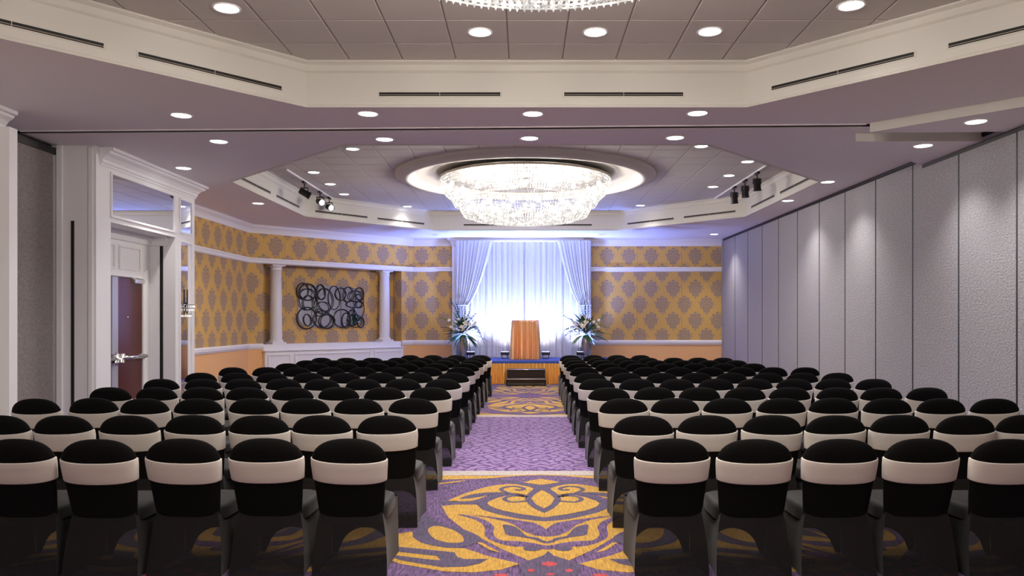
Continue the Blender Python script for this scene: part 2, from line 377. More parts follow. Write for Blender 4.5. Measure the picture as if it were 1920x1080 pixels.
# recessed track between the two halves
tm = MB()
for a, b2, z in ((-.06, -.05, S+.06), (.05, .06, S+.06)):
    tm.add([(-7.3, yt(-7.3)+a, S), (XR+.2, yt(XR+.2)+a, S), (XR+.2, yt(XR+.2)+a, z), (-7.3, yt(-7.3)+a, z)], [(0, 1, 2, 3)])
tm.add([(-7.3, yt(-7.3)-.06, S+.06), (XR+.2, yt(XR+.2)-.06, S+.06), (XR+.2, yt(XR+.2)+.06, S+.06), (-7.3, yt(-7.3)+.06, S+.06)], [(0, 1, 2, 3)])
tm.build('folding_wall_track', M_dark, ceil)
tm = MB()
for a in (-.085, .045):
    x0, x1 = -6.3, 4.1
    vv = [(x0, yt(x0)+a, S-.012), (x1, yt(x1)+a, S-.012), (x1, yt(x1)+a+.03, S-.012), (x0, yt(x0)+a+.03, S-.012)]
    tm.add(vv+[(x, y, S) for x, y, z in vv], [(0, 1, 2, 3), (0, 4, 5, 1), (2, 6, 7, 3), (1, 5, 6, 2), (3, 7, 4, 0)])
tm.build('track_flange', M_ceil, ceil)
# coffer sides: bead at the foot, tall fascia, cove at the head
prof = [(-.03, S+.001), (.012, S-.012), (.02, S+.012), (.004, S+.02), (0, S+.05), (0, T-.12), (.02, T-.10), (.035, T-.04), (.07, T-.015), (.075, T+.02), (-.05, T+.02)]
for k, O in enumerate((O1, O2)):
    b = MB().sweep(O, prof, True); o = struct(b.build('trim_%d' % (k+1), M_cream), 'cream coffer fascia around the %s tiled ceiling recess' % ('near', 'far')[k])
# tiles, each its own piece, clipped to the octagon and to the chandelier ring
def clip(poly, px, py, nx, ny):
    out = []
    for i in range(len(poly)):
        a, b2 = poly[i], poly[(i+1) % len(poly)]
        da, db = (a[0]-px)*nx+(a[1]-py)*ny, (b2[0]-px)*nx+(b2[1]-py)*ny
        if da >= 0: out.append(a)
        if (da >= 0) != (db >= 0):
            t = da/(da-db); out.append((a[0]+(b2[0]-a[0])*t, a[1]+(b2[1]-a[1])*t))
    return out
PX, PY, RING = .583, .62, 2.44
shared = {}
def tiles(O, cy, ymin, cx):
    bk = MB(); n = 64
    for i in range(n):
        q = []
        for a in (2*PI*i/n, 2*PI*(i+1)/n):
            dx, dy = math.cos(a), math.sin(a); best = 99
            for e in range(8):
                (x0, y0), (x1, y1) = O[e], O[(e+1) % 8]; y0 -= cy; y1 -= cy; ex, ey = x1-x0, y1-y0
                den = dx*ey-dy*ex
                if abs(den) > 1e-9:
                    t = (x0*ey-y0*ex)/den
                    if t > 0: best = min(best, t)
            q += [(RING*dx+cx, cy+RING*dy), (best*dx, cy+best*dy)]
        bk.add([(x, y, T+.012) for x, y in (q[0], q[1], q[3], q[2])], [(0, 1, 2, 3)])
    bk.build('ceiling_grid', M_grid, ceil)
    i0 = math.floor((-5-(-.177))/PX); j0 = math.floor((cy-5-7.35)/PY)
    for i in range(i0, i0+20):
        for j in range(j0, j0+20):
            g_ = .006; xa, ya = -.177+i*PX, 7.35+j*PY
            q = [(xa+g_, ya+g_), (xa+PX-g_, ya+g_), (xa+PX-g_, ya+PY-g_), (xa+g_, ya+PY-g_)]; full = list(q)
            for e in range(8):
                (x0, y0), (x1, y1) = O[e], O[(e+1) % 8]; q = clip(q, x0, y0, (y1-y0), -(x1-x0))
                if len(q) < 3: break
            if len(q) < 3: continue
            mx_, my_ = sum(p[0] for p in q)/len(q)-cx, sum(p[1] for p in q)/len(q)-cy; L = math.hypot(mx_, my_) or 1
            q = clip(q, cx+RING*mx_/L, cy+RING*my_/L, mx_/L, my_/L)
            if len(q) < 3 or max(p[1] for p in q) < ymin: continue
            if abs(max(p[0] for p in q)-min(p[0] for p in q)) < .02 or abs(max(p[1] for p in q)-min(p[1] for p in q)) < .02: continue
            isf = len(q) == 4 and all(abs(q[k][0]-full[k][0])+abs(q[k][1]-full[k][1]) < 1e-6 for k in range(4))
            if isf and 'full' in shared: me = shared['full']
            else:
                n = len(q); cxx, cyy = (sum(p[0] for p in q)/n, sum(p[1] for p in q)/n) if not isf else (xa, ya)
                b = MB(); pts = [(x-xa, y-ya) for x, y in q]; mxx = sum(p[0] for p in pts)/n; myy = sum(p[1] for p in pts)/n
                ins = [(x+(mxx-x)*.03, y+(myy-y)*.03) for x, y in pts]
                b.loft([[(x, y, T+.011) for x, y in pts], [(x, y, T+.004) for x, y in pts], [(x, y, T) for x, y in ins]], True, False, True)
                me = b.data('ceiling_tile', M_tile)
                if isf: shared['full'] = me
            link('ceiling_tile', me, ceil, (xa, ya, 0))
tiles(O1, CY1, 4.5, .08); tiles(O2, CY2, 0, 0)
# chandelier rings: plaster ring with a shallow lit dome
def ringdome(name, cx, cy, lab):
    b = MB().lathe([(2.56, T+.012), (2.56, T-.035), (2.54, T-.05), (2.36, T-.115), (2.31, T-.118), (2.29, T-.10), (2.27, T-.055), (2.15, T-.0), (1.85, T+.035), (1.2, T+.05), (.02, T+.05)], 72, (cx, cy))
    return struct(b.build(name, M_cream, smooth=True), lab)
ringdome('trim_3', .08, CY1, 'cream plaster ring and dome around the near chandelier'); ringdome('trim_4', 0, CY2, 'cream plaster ring and dome around the far chandelier')
# dropped slabs at the right end of the track
for nm, pts, lab in (('trim_5', [(4.13, 9.27), (XR, 9.24), (XR, 7.66)], 'dropped ceiling slab before the track, against the folding wall'),
                ('trim_6', [(4.15, 9.52), (XR, 11.2), (XR, 9.78), (4.3, 9.72)], 'dropped ceiling slab beyond the track, against the folding wall')):
    if nm == 'trim_6': pts = [(4.16, 9.74), (XR, 11.25), (XR, 9.74)]
    n = len(pts); b = MB().add([(x, y, z) for z in (S-.11, S+.02) for x, y in pts], [list(range(n)), list(range(2*n-1, n-1, -1))]+[(i, (i+1) % n, n+(i+1) % n, n+i) for i in range(n)])
    b.mi = [0, 0]+[1]*n; struct(b.build(nm, [M_ceil, M_cream]), lab)
# ------------------------------------------------------------------ walls
def wq(b, p0, p1, z0, z1, u0=0, mi=0):
    L = math.dist(p0, p1)
    b.add([(*p0, z0), (*p1, z0), (*p1, z1), (*p0, z1)], [(0, 1, 2, 3)], mi, [(u0+.01, z0+.001), (u0+L+.01, z0+.001), (u0+L+.01, z1), (u0, z1)])
def papered(b, p0, p1, u0=0, z0=0, z1=S+.02):
    if z0 < 1.02: wq(b, p0, p1, z0, min(1.02, z1), u0, 1)
    if z1 > 1.02: wq(b, p0, p1, max(1.02, z0), z1, u0, 0)
PAP = [M_paper, M_orange]
A0, A1 = Vector((XL, 19.1)), Vector((-3.3, YE)); AD = (A1-A0).normalized(); AN = Vector((-AD.y, AD.x)); AL = (A1-A0).length
def dg(s, q=0): p = A0+AD*s+AN*q; return (p.x, p.y)
N0, N1, NQ = .396, 4.62, .42                      # niche in the diagonal wall
b = MB(); papered(b, (XL, 13.5), (XL, 19.1), .16); struct(b.build('wall_left', PAP))
b = MB(); papered(b, dg(0), dg(N0), 5.76); papered(b, dg(N1), dg(AL), 5.76+N1); papered(b, dg(N0), dg(N1), 5.76+N0, 3.09); wq(b, dg(N0), dg(N1), 0, .9, 0, 1)
papered(b, dg(N0, NQ), dg(N1, NQ), 5.9, 1.0, 3.1); papered(b, dg(N0), dg(N0, NQ), 5.4, 1.0, 3.1); papered(b, dg(N1, NQ), dg(N1), 10.1, 1.0, 3.1)
b.add([(*dg(N0), 3.09), (*dg(N1), 3.09), (*dg(N1, NQ), 3.09), (*dg(N0, NQ), 3.09)], [(0, 1, 2, 3)], 0, [(0, .1), (1, .1), (1, .2), (0, .2)])
struct(b.build('wall_corner', PAP))
b = MB(); papered(b, (-3.3, YE), (-2.1, YE), 5.76+AL); papered(b, (1.5, YE), (XR+.1, YE), 1.06); struct(b.build('wall_end', PAP))
PIER0, PIER1, PY_ = -2.12, 1.55, 22.38
b = MB().box(PIER0, PIER1, PY_, YE+.02, 0, S+.01); struct(b.build('wall_pier', M_white), 'white projecting pier behind the stage drape')
# right folding wall
b = MB().box(XR+.07, XR+.2, YB-.1, YE+.1, 0, S+.05); wr = struct(b.build('wall_right', M_dark), 'folding wall of tall lavender woven panels')
pw = 1.218; pan = MB().cbox(0, .07, .009, pw-.009, .05, S-.055, .004).data('fabric_panel', M_panel)
seal = MB().box(-.004, .06, -.013, .013, .05, S-.05).data('seam_seal', M_dark)
for k in range(-10, 11):
    y = 9.06+pw*k
    o = link('fabric_panel', pan, wr, (XR, y, 0)); link('seam_seal', seal, wr, (XR, y, 0))
MB().box(XR-.015, XR+.07, YB, YE-.02, S-.05, S).build('top_track', M_dark, wr)
MB().box(XR-.015, XR+.07, 7.7, 11.2, S-.16, S-.111).build('slab_track', M_dark, wr)
MB().box(XR-.004, XR+.06, YB, YE-.02, 0, .05).build('bottom_seal', M_dark, wr)
MB().box(XR-.02, XR+.07, YE-.19, YE-.003, 0, S-.05).build('closing_jamb', M_panel, wr)
MB().cbox(XR-.03, XR-.021, 22.47, 22.49, 1.5, 1.56, .003).build('latch', M_dark, wr)
# left side: near pier, stored panel, portal
NP = 8.77
b = MB().box(-7.0, -5.93, YB-.1, NP, 0, S+.01).box(-5.93, -5.76, NP-.14, NP, 0, S-.20); struct(b.build('wall_left_near', M_white), 'white wall pier at the near left edge')
b = MB().box(-7.2, -6.40, NP, 10.5, 0, S+.01); wl = struct(b.build('wall_left_pocket', M_dark), 'dark pocket holding a stored folding panel')
MB().cbox(-6.40, -6.35, NP+.03, 10.40, .05, S-.13, .004).build('fabric_panel', M_panel2, wl)
MB().box(-6.40, -6.33, NP+.005, 10.45, S-.13, S-.04).build('top_track', M_dark, wl)
b = MB().box(-8, XR+.3, YB-.2, YB, 0, T+.4); struct(b.build('wall_rear', M_white))
# portal
PX0, PXF = -6.9, -5.80
Y0, YO0, YO1, YM0, YM1, Y1 = 10.45, 10.82, 12.82, 12.99, 13.41, 13.56
XB = -6.22
po = MB()
po.box(PX0, PXF, Y0, YO0, 0, S+.01)                       # near stile
po.box(PX0, PXF, YO1, Y1, 0, S+.01)                       # far stile
po.box(PX0, PXF, YO0, YO1, 3.05, S+.01)                   # header
po.box(PX0, XB, YO0, YO1, 0, 3.05)                        # back of the recess
portal = struct(po.build('wall_portal', M_white), 'white panelled portal around the recessed burgundy doors')
MB().cbox(-6.135, -6.095, Y0-.012, Y0+.01, .02, 3.02, .002).build('pocket_slot', M_black, portal)
MB().cbox(-6.33, -6.24, Y0-.03, Y0, 0, S, .01).build('corner_bead', M_white, portal)
MB().cbox(-5.90, -5.83, Y0-.03, Y0, 0, S-.02, .01).build('corner_bead', M_white, portal)
MB().cbox(-6.055, -6.005, YO1-.012, YO1+.01, .02, 2.97, .002).build('pocket_slot', M_black, portal)
def pane(name, y0, y1, z0, z1, m, par, x=PXF, th=0):
    b = MB().box(-.012, .004, y0-(y0+y1)/2, (y1-y0)/2, z0, z1); o = b.build(name, m, par); o.location = (x, (y0+y1)/2, 0); o.rotation_euler = (0, 0, th); return o
def bead(y0, y1, z0, z1, par, x=PXF, wd=.035, nm='mirror_frame', d=.02):
    b = MB()
    b.cbox(x-.005, x+d, y0-wd, y0, z0-wd, z1+wd, .006); b.cbox(x-.005, x+d, y1, y1+wd, z0-wd, z1+wd, .006)
    b.cbox(x-.005, x+d, y0, y1, z0-wd, z0, .006); b.cbox(x-.005, x+d, y0, y1, z1, z1+wd, .006)
    return b.build(nm, M_white, par)
for y0, y1, z0, z1, th in ((YO0+.02, YO1-.06, 3.15, 3.72, 0), (YM0, YM1, 3.17, 3.70, 0), (YM0, YM1, .14, 2.98, R(2.6))):
    p = pane('mirror_pane', y0, y1, z0, z1, M_mirror, portal, th=th); bead(y0, y1, z0, z1, portal)
# panels above the door, casing, doors
for y0, y1 in ((10.98, 11.68), (11.86, 12.46)):
    bead(y0, y1, 2.49, 2.80, portal, XB, .03, 'panel_moulding')
b = MB(); b.cbox(XB-.01, XB+.05, 12.50, 12.62, 0, 2.46, .012); b.cbox(XB-.01, XB+.05, 10.82, 12.50, 2.34, 2.46, .012)
b.cbox(XB-.01, XB+.035, 12.62, 12.70, 0, 2.5, .01); b.build('door_casing', M_white, portal)
MB().sweep([(XB, YO0), (XB, YO1), (XB+.3, YO1)], [(0, 2.90), (.03, 2.91), (.05, 2.98), (.09, 3.02), (.09, 3.05), (0, 3.05)]).build('inner_cornice', M_white, portal)
door = thing('door_1', 'burgundy wood exit doors with chrome push bar inside the white portal', 'door', (XB, 11.7, 0)); door['kind'] = 'structure'
M_dl = mat('pale_grey_door_edge', (.42, .42, .50), .25)
MB().cbox(.002, .03, .04, .79, .01, 2.335, .006).build('door_leaf', M_door, door)
MB().cbox(.002, .03, -.86, -.14, .01, 2.335, .006).build('door_leaf', M_door, door)
MB().cbox(.002, .045, -.14, .035, .01, 2.335, .008).build('meeting_stile', M_dl, door)
b = MB().tube([(.11, .03, 1.10), (.11, .78, 1.10)], .028, 10); b.cbox(.03, .12, .70, .78, 1.06, 1.14, .008); b.cbox(.03, .12, .0, .10, 1.03, 1.17, .01)
b.build('push_bar', M_chrome, door, True)
b = MB().tube([(.11, -.16, 1.10), (.11, -.8, 1.10)], .028, 10); b.cbox(.045, .12, -.16, -.05, 1.03, 1.17, .01); b.tube([(.09, -.1, 1.0), (.09, -.1, 1.2)], .02, 8); b.build('push_bar', M_chrome, door, True)
MB().cbox(.03, .09, .45, .77, 2.26, 2.33, .008).build('door_closer', M_chrome, door)
MB().lathe([(.002, .0), (.012, .0), (.012, .01), (.002, .014)], 12).xf(Matrix.Translation((.032, .33, 1.72)) @ Matrix.Rotation(R(90), 4, 'Y')).build('viewer', M_chrome, door)
# crowns, rails, baseboards
crown = [(0, S-.20), (.012, S-.20), (.02, S-.185), (.03, S-.15), (.055, S-.10), (.10, S-.06), (.125, S-.04), (.13, S-.015), (.15, S-.01), (.15, S), (0, S)]
bigc = [(0, S-.24), (.015, S-.24), (.02, S-.21), (.035, S-.20), (.04, S-.16), (.075, S-.11), (.13, S-.075), (.14, S-.05), (.175, S-.04), (.18, S), (0, S)]
tn = [6]
def trim(path, prof, lab, m=M_white):
    tn[0] += 1; return struct(MB().sweep(path, prof).build('trim_%d' % tn[0], m), lab)
trim([(-5.93, YB), (-5.93, NP)], bigc, 'stepped white crown moulding over the near left pier')
trim([(PXF, Y0+.1), (PXF, Y1), (XL, Y1)], bigc, 'stepped white crown moulding over the portal')
trim([(XL, Y1), (XL, 19.1), tuple(A1), (PIER0, YE), (PIER0, PY_), (PIER1, PY_), (PIER1, YE), (XR-.02, YE)], crown, 'white crown moulding around the far walls')
rail = [(0, 3.09), (.03, 3.095), (.05, 3.12), (.045, 3.16), (.06, 3.20), (.055, 3.225), (0, 3.23)]
chair_rail = [(0, .95), (.02, .955), (.03, .98), (.045, 1.0), (.05, 1.06), (.035, 1.085), (0, 1.09)]
base = [(0, 0), (.02, 0), (.02, .12), (.012, .15), (0, .16)]
trim([(XL, Y1), (XL, 19.1), tuple(A1), (PIER0, YE)], rail, 'upper white picture rail on the damask walls left of the stage')
trim([(PIER1, YE), (XR-.02, YE)], rail, 'upper white picture rail right of the stage')
trim([(XL, Y1), (XL, 19.1), dg(N0-.01)], chair_rail, 'white chair rail on the left damask wall')
trim([dg(N1+.01), tuple(A1), (PIER0, YE)], chair_rail, 'white chair rail between niche and stage')
trim([(PIER1, YE), (XR-.02, YE)], chair_rail, 'white chair rail right of the stage')
struct(MB().sweep([(XL, Y1), (XL, 19.1), dg(N0-.01)], base).build('baseboard_left', M_white))
struct(MB().sweep([(PIER1, YE), (XR-.02, YE)], base).build('baseboard_right', M_white))
# ------------------------------------------------------------------ niche: built-in cabinet, columns, ring mirror
ANG = math.atan2(AD.y, AD.x)
def on_diag(s, q=0): x, y = dg(s, q); return (x, y, 0)
cab = thing('buffet_cabinet', 'long white built-in buffet cabinet under the mirror niche', 'cabinet', on_diag(N0), ANG)
Lc = N1-N0
MB().cbox(.0, Lc, -.10, .0, 0, .88, .006).build('body', M_white, cab)
MB().cbox(-.03, Lc+.03, -.14, .03, .88, .915, .012).build('worktop', M_white, cab)
MB().cbox(.004, Lc-.004, .002, NQ-.01, .86, 1.065, .01).build('plinth', M_white, cab)
for a, c in ((.07, .70), (.80, 3.10), (3.22, Lc-.07)):
    b = MB(); b.cbox(a, c, -.115, -.098, .10, .82, .006)
    for w0, w1, z0, z1 in ((a, a+.045, .10, .82), (c-.045, c, .10, .82), (a+.045, c-.045, .10, .145), (a+.045, c-.045, .775, .82)): b.cbox(w0, w1, -.135, -.11, z0, z1, .008)
    b.build('door_panel', M_white, cab)
for k, s in enumerate((.842, 4.17)):
    x, y = dg(s, .2); t = thing('column', ('left', 'right')[k]+' white round column standing on the niche plinth', 'column', (x, y, 1.066), ANG, 'niche columns')
    MB().cbox(-.19, .19, -.19, .19, 0, .05, .006).build('base_block', M_white, t)
    MB().lathe([(.18, .05), (.185, .07), (.17, .10), (.155, .11), (.152, .13), (.15, .6), (.142, 1.4), (.135, 1.88), (.15, 1.89), (.15, 1.91), (.137, 1.92), (.137, 1.95), (.165, 1.98), (.165, 1.995)], 28).build('shaft', M_white, t, True)
    MB().cbox(-.18, .18, -.18, .18, 1.99, 2.022, .005).build('capital', M_white, t)
x, y = dg(2.556, NQ-.03); art = thing('ring_mirror', 'wall mirror framed by interlocking black oval rings in the niche', 'mirror', (x, y, 2.045), ANG)
def zr(cx, cy): return ((cx-752)/1245*2.09, (542-cy)/815*1.23)
RG = [(235, 275, 100, 140, -8), (325, 290, 150, 145, 0), (335, 480, 95, 130, 0), (320, 420, 160, 190, 0), (310, 750, 170, 190, 0), (560, 285, 75, 135, 8), (635, 420, 145, 205, 10), (595, 565, 125, 105, 0),
      (530, 650, 60, 65, 0), (320, 785, 65, 105, 12), (585, 770, 160, 150, 0), (670, 810, 135, 125, 0), (805, 380, 110, 215, 0), (925, 310, 100, 115, 0), (1065, 315, 95, 140, -10), (1215, 345, 140, 100, 0),
      (1285, 295, 82, 115, 0), (1190, 495, 160, 62, 0), (1275, 600, 92, 175, -8), (1270, 430, 85, 130, 0), (950, 755, 160, 165, 0), (1030, 795, 80, 140, 0), (1150, 745, 80, 150, 0), (1190, 800, 130, 120, 0), (1310, 830, 65, 95, 0)]
b = MB()
for i in range(2):
    out = [(.985*(abs(math.cos(a))**.45)*(1 if math.cos(a) > 0 else -1), .57*(abs(math.sin(a))**.45)*(1 if math.sin(a) > 0 else -1)) for a in [2*PI*k/48 for k in range(48)]]
b.loft([[(u, .02, v) for u, v in out], [(u, .0, v) for u, v in out]], True, True, True); b.build('mirror_panel', M_mirror, art)
for n_, (cx, cy, rx, ry, tl_) in enumerate(RG):
    u, v = zr(cx, cy); ru, rv = rx/1245*2.09, ry/815*1.23; t = R(tl_); yy = -.012-.012*(n_ % 4)
    MB().tube([(u+ru*math.cos(a)*math.cos(t)-rv*math.sin(a)*math.sin(t), yy, v+ru*math.cos(a)*math.sin(t)+rv*math.sin(a)*math.cos(t)) for a in [2*PI*k/28 for k in range(28)]], (.0125 if n_ not in (0, 1, 4, 5, 11, 16, 20, 24) else .019), 6, True).build('frame_ring', M_ringb, art, True)
# sconce on the narrow mirror strip
sc = thing('wall_sconce', 'small crystal wall sconce on the narrow mirror strip', 'sconce', (PXF+.03, 13.2, 1.78))
MB().tube([(.0, 0, .0), (.0, 0, .42)], .012, 8).build('back_rod', M_dark, sc)
MB().cbox(-.024, .0, -.03, .03, .05, .2, .004).build('back_plate', M_dark, sc)
for z, r in ((.10, .11), (.16, .125), (.0, .07)):
    MB().tube([(r*.9*math.sin(a)+.0, r*math.cos(a), z) for a in [PI*k/10 for k in range(11)]], .006, 6).build('arm_ring', M_chrome, sc)
b = MB()
for z, r in ((.09, .11), (.15, .125), (-.01, .07)):
    for k in range(9):
        a = PI*k/8; MB().ball((r*.9*math.sin(a), r*math.cos(a), z-.02), .011, .011, .02, 6, 4).build('crystal_drop', M_crys, sc)
# ------------------------------------------------------------------ stage
STG = .60; SY = 20.35
st = thing('stage', 'low stage with blue carpet top and pleated gold skirt', 'stage', (0, SY, 0))
SX0, SX1 = -2.44, 2.44
MB().cbox(SX0, SX1, 0, PY_-SY-.005, STG-.05, STG, .01).build('deck', M_deck, st)
b = MB(); npl = 420; loops = [[], [], []]
random.seed(4)
for i in range(npl+1):
    x = SX0+(SX1-SX0)*i/npl; ph = x*2*PI/.095+1.3*math.sin(x*7)+.8*math.sin(x*17)
    for k, (z, a) in enumerate(((STG-.06, .008), (.3, .04), (.004, .06))): loops[k].append((x, -.03-a*(1+math.sin(ph)), z))
b.loft(loops[::-1], False); b.build('skirt', M_gold, st, True)
MB().cbox(SX0, SX1, -.035, .0, STG-.065, STG-.004, .004).build('edge_strip', M_deck, st)
stp = thing('portable_step', 'black framed two-tread portable step in front of the gold skirt', 'step', (.02, 19.95, 0))
for nm, y0, y1, z in (('tread', -.33, -.02, .19), ('tread', .0, .26, .41)):
    b = MB().cbox(-.5, .5, y0, y1, z-.03, z, .006); b.build(nm, M_black, stp)
    MB().tube([(-.5, y0-.006, z-.012), (.5, y0-.006, z-.012)], .016, 8).build('nosing', M_chrome if z > .3 else M_bronze, stp, True)
for xx in (-.49, .49):
    for y0, z in ((-.30, .17), (.02, .39), (.23, .39)): MB().tube([(xx, y0, 0), (xx, y0, z)], .018, 8).build('leg', M_dark, stp)
    MB().tube([(xx, -.30, .05), (xx, .23, .05)], .014, 8).build('side_rail', M_dark, stp)
MB().tube([(-.49, -.3, .05), (.49, -.3, .05)], .014, 8).build('front_rail', M_dark, stp)
M_rise = mat('dark_brown_riser', (.022, .012, .007), .22)
MB().cbox(-.47, .47, .005, .02, .19, .38, .003).build('riser', M_rise, stp); MB().cbox(-.47, .47, -.305, -.29, .02, .16, .003).build('riser', M_rise, stp)
for xx in (-.49, .49): MB().tube([(xx, -.005, .19), (xx, -.005, .41)], .012, 8).build('edge_strip', M_chrome, stp)
# draped lectern
lec = thing('draped_lectern', 'lectern draped in copper gold cloth at centre of the stage', 'lectern', (0, 21.3, STG))
b = MB(); L = []; n = 360
def rrect(hx, hy, rc, t):
    "point and normal on a rounded rectangle, t = 0..1 along its outline"
    seg = [(2*(hx-rc), 's'), (PI*rc/2, 'c'), (2*(hy-rc), 's'), (PI*rc/2, 'c')]*2; tot = sum(q for q, _ in seg); d = t*tot
    p = Vector((-(hx-rc), -hy)); ang = 0.0
    for q, k in seg:
        u = Vector((math.cos(ang), math.sin(ang))); nn = Vector((u.y, -u.x))
        if k == 's':
            if d <= q: return p+u*d, nn
            p = p+u*q
        else:
            c = p-nn*rc; f_ = min(1, d/q) if q else 1; a2 = ang-PI/2+f_*PI/2; m_ = Vector((math.cos(a2), math.sin(a2)))
            if d <= q: return c+m_*rc, m_
            ang += PI/2; p = c+Vector((math.cos(ang-PI/2), math.sin(ang-PI/2)))*rc
        d -= q
    return p, Vector((0, -1))
for z, hx, hy, am in ((1.075, .05, .03, 0), (1.08, .345, .225, 0), (1.07, .365, .245, .002), (1.03, .365, .25, .014), (.8, .352, .248, .04), (.5, .35, .25, .055), (.2, .355, .26, .062), (.03, .36, .262, .066), (.004, .358, .26, .066)):
    lp = []
    for i in range(n):
        t = i/n; p, nn = rrect(hx, hy, min(.09, hx*.5, hy*.5), t); f_ = am*(1.0-2.0*abs(math.sin(t*PI*17+.9*math.sin(t*2*PI*3)))**.8+.25*math.sin(t*2*PI*29+1))
        p = p+nn*f_; lp.append((p.x, p.y, z))
    L.append(lp)
b.loft(L, True, True); b.build('cloth', M_gold2, lec, True)
MB().cbox(-.33, .33, -.2, .2, .9, 1.03, .01).build('top_board', M_dark, lec)
# pipe and drape
DY = 22.16; DX0, DX1, DZ = -1.97, 1.86, 3.94
dr = thing('stage_drape', 'white voile backdrop drape hanging behind the stage', 'drape', (0, DY, STG))
def sheet(x0f, x1f, yf, nx, nz, z0, z1):
    loops = []
    for j in range(nz+1):
        t = j/nz; z = z0+(z1-z0)*t; xa, xb = x0f(z), x1f(z); loops.append([(xa+(xb-xa)*i/nx, yf(i/nx, z), z) for i in range(nx+1)])
    return MB().loft(loops, False)
def fold(u, z, f0, am, seed): return am*(math.sin(u*f0+seed+.5*math.sin(u*f0*.31+seed)+.25*math.sin(z*1.3+u*9))+.45*math.sin(u*f0*1.73+seed*2)+.35*math.sin(u*f0*.43))
ZT = DZ-STG
sheet(lambda z: DX0, lambda z: DX1, lambda u, z: fold(u, z, 150, .028, 1), 420, 20, .005, ZT).build('back_sheet', M_drape, dr, True)
MB().tube([(DX0, 0, ZT), (DX1, 0, ZT)], .025, 10).build('crossbar', M_white, dr, True)
for xx in (DX0+.0, DX1):
    MB().tube([(xx, 0.03, 0), (xx, 0.03, ZT)], .022, 10).build('upright', M_white, dr, True)
TZ = 2.10-STG
def swag(sgn, xo, wt, wb, nm):
    def wid(z):
        if z > TZ: t = (z-TZ)/(ZT-TZ); return wb+(wt-wb)*t**.62
        return wb*(1+.25*(TZ-z)/TZ)
    def xin(z): return xo+sgn*wid(z)
    b = sheet((lambda z: xo) if sgn > 0 else xin, xin if sgn > 0 else (lambda z: xo), lambda u, z: -.11+fold(u, z, 62, .02+.012*(1 if z < TZ else 0), 2+sgn), 130, 30, .006, ZT-.0)
    o = b.build(nm, M_drape, dr, True)
    c = xo+sgn*wb/2
    MB().tube([(c+.55*wb*math.cos(a), -.11+.085*math.sin(a), TZ) for a in [2*PI*k/20 for k in range(20)]], .014, 6, True).build('tie_band', M_drape, o, True)
swag(1, DX0, 1.05, .30, 'side_swag'); swag(-1, DX1, .95, .28, 'side_swag')
# uplights
for k, xx in enumerate((-1.53, -.57, .57, 1.55)):
    t = thing('stage_uplight', ('leftmost small black uplight on the stage, beside the left vase', 'small black uplight just left of the draped lectern', 'small black uplight just right of the draped lectern', 'rightmost small black uplight on the stage, beside the right vase')[k], 'stage light', (xx, 21.62, STG), 0, 'stage uplights')
    MB().cbox(-.09, .09, -.06, .06, 0, .02, .004).build('base', M_dark, t)
    b = MB().tube([(-.085, 0, .02), (-.085, 0, .13)], .01, 6); b.tube([(.085, 0, .02), (.085, 0, .13)], .01, 6); b.build('yoke', M_dark, t)
    MB().cbox(-.12, .12, -.05, .06, .10, .19, .012).build('body', M_dark, t)
    MB().box(-.10, .10, -.03, .05, .188, .193).build('lens', M_ulens, t)
    lamp('uplight_lamp', 'SPOT', P_UP, BLUE if k in (0, 3) else (.27, .37, 1), (0, .02, .2), t, .05, (R(180+7), 0, 0), 145)
    lamp('uplight_wash', 'SPOT', P_UP*.09, (1, .96, .97), (0, .03, .2), t, .05, (R(180-32), 0, 0), 100)
# flower arrangements
def leaf_mesh(L, W, m, droop=.25):
    b = MB(); loops = []
    for i in range(6):
        t = i/5; ww = W*math.sin(PI*min(1, t*.92+.06))**.8; z = -droop*L*t*t
        loops.append([(-ww/2, L*t, z+.15*ww), (0, L*t, z), (ww/2, L*t, z+.15*ww)])
    return b.loft(loops, False).data('leaf', m, True)
def bloom_mesh(r):
    b = MB()
    for ring, n, tilt, l in ((0, 7, .25, 1.0), (1, 6, .75, .85), (2, 5, 1.15, .62)):
        for k in range(n):
            a = 2*PI*k/n+ring*.5; M = Matrix.Rotation(a, 4, 'Z') @ Matrix.Rotation(tilt, 4, 'X')
            lp = [[(x*r*.55*math.sin(PI*(.18+.74*t)), r*l*t, .18*r*math.sin(PI*t)+.12*r*x*x) for x in (-1, 0, 1)] for t in (.05, .4, .75, 1)]
            q = MB().loft(lp, False).xf(M); b.add(q.v, q.f)
    b.ball((0, 0, .2*r), .34*r, .34*r, .5*r, 8, 5)
    return b.data('bloom', M_bloom, True)
LM = [leaf_mesh(.36, .09, M_leaf), leaf_mesh(.32, .07, M_leaf2), leaf_mesh(.30, .06, M_leaf3), leaf_mesh(.28, .04, M_leaf, .5)]
BM = [bloom_mesh(.052), bloom_mesh(.038), bloom_mesh(.088)]
def spike(pts, m, fl, par, nm, rnd, r=.022, dens=16):
    b = MB().tube(pts, .005, 5, mi=0)
    P3 = [Vector(p) for p in pts]
    for i in range(dens):
        t = .25+.75*i/dens; k = t*(len(P3)-1); a = int(min(k, len(P3)-2)); p = P3[a].lerp(P3[a+1], k-a)
        for _ in range(2):
            o = Vector((rnd.gauss(0, 1), rnd.gauss(0, 1), rnd.gauss(0, 1))).normalized()*.035*(1.25-t*.8)
            rr = r*(1.15-.7*t); b.ball(tuple(p+o), rr, rr*.7, rr, 5, 3, 1 if rnd.random() < .65 else 0)
    return b.build(nm, [m, fl], par, True)
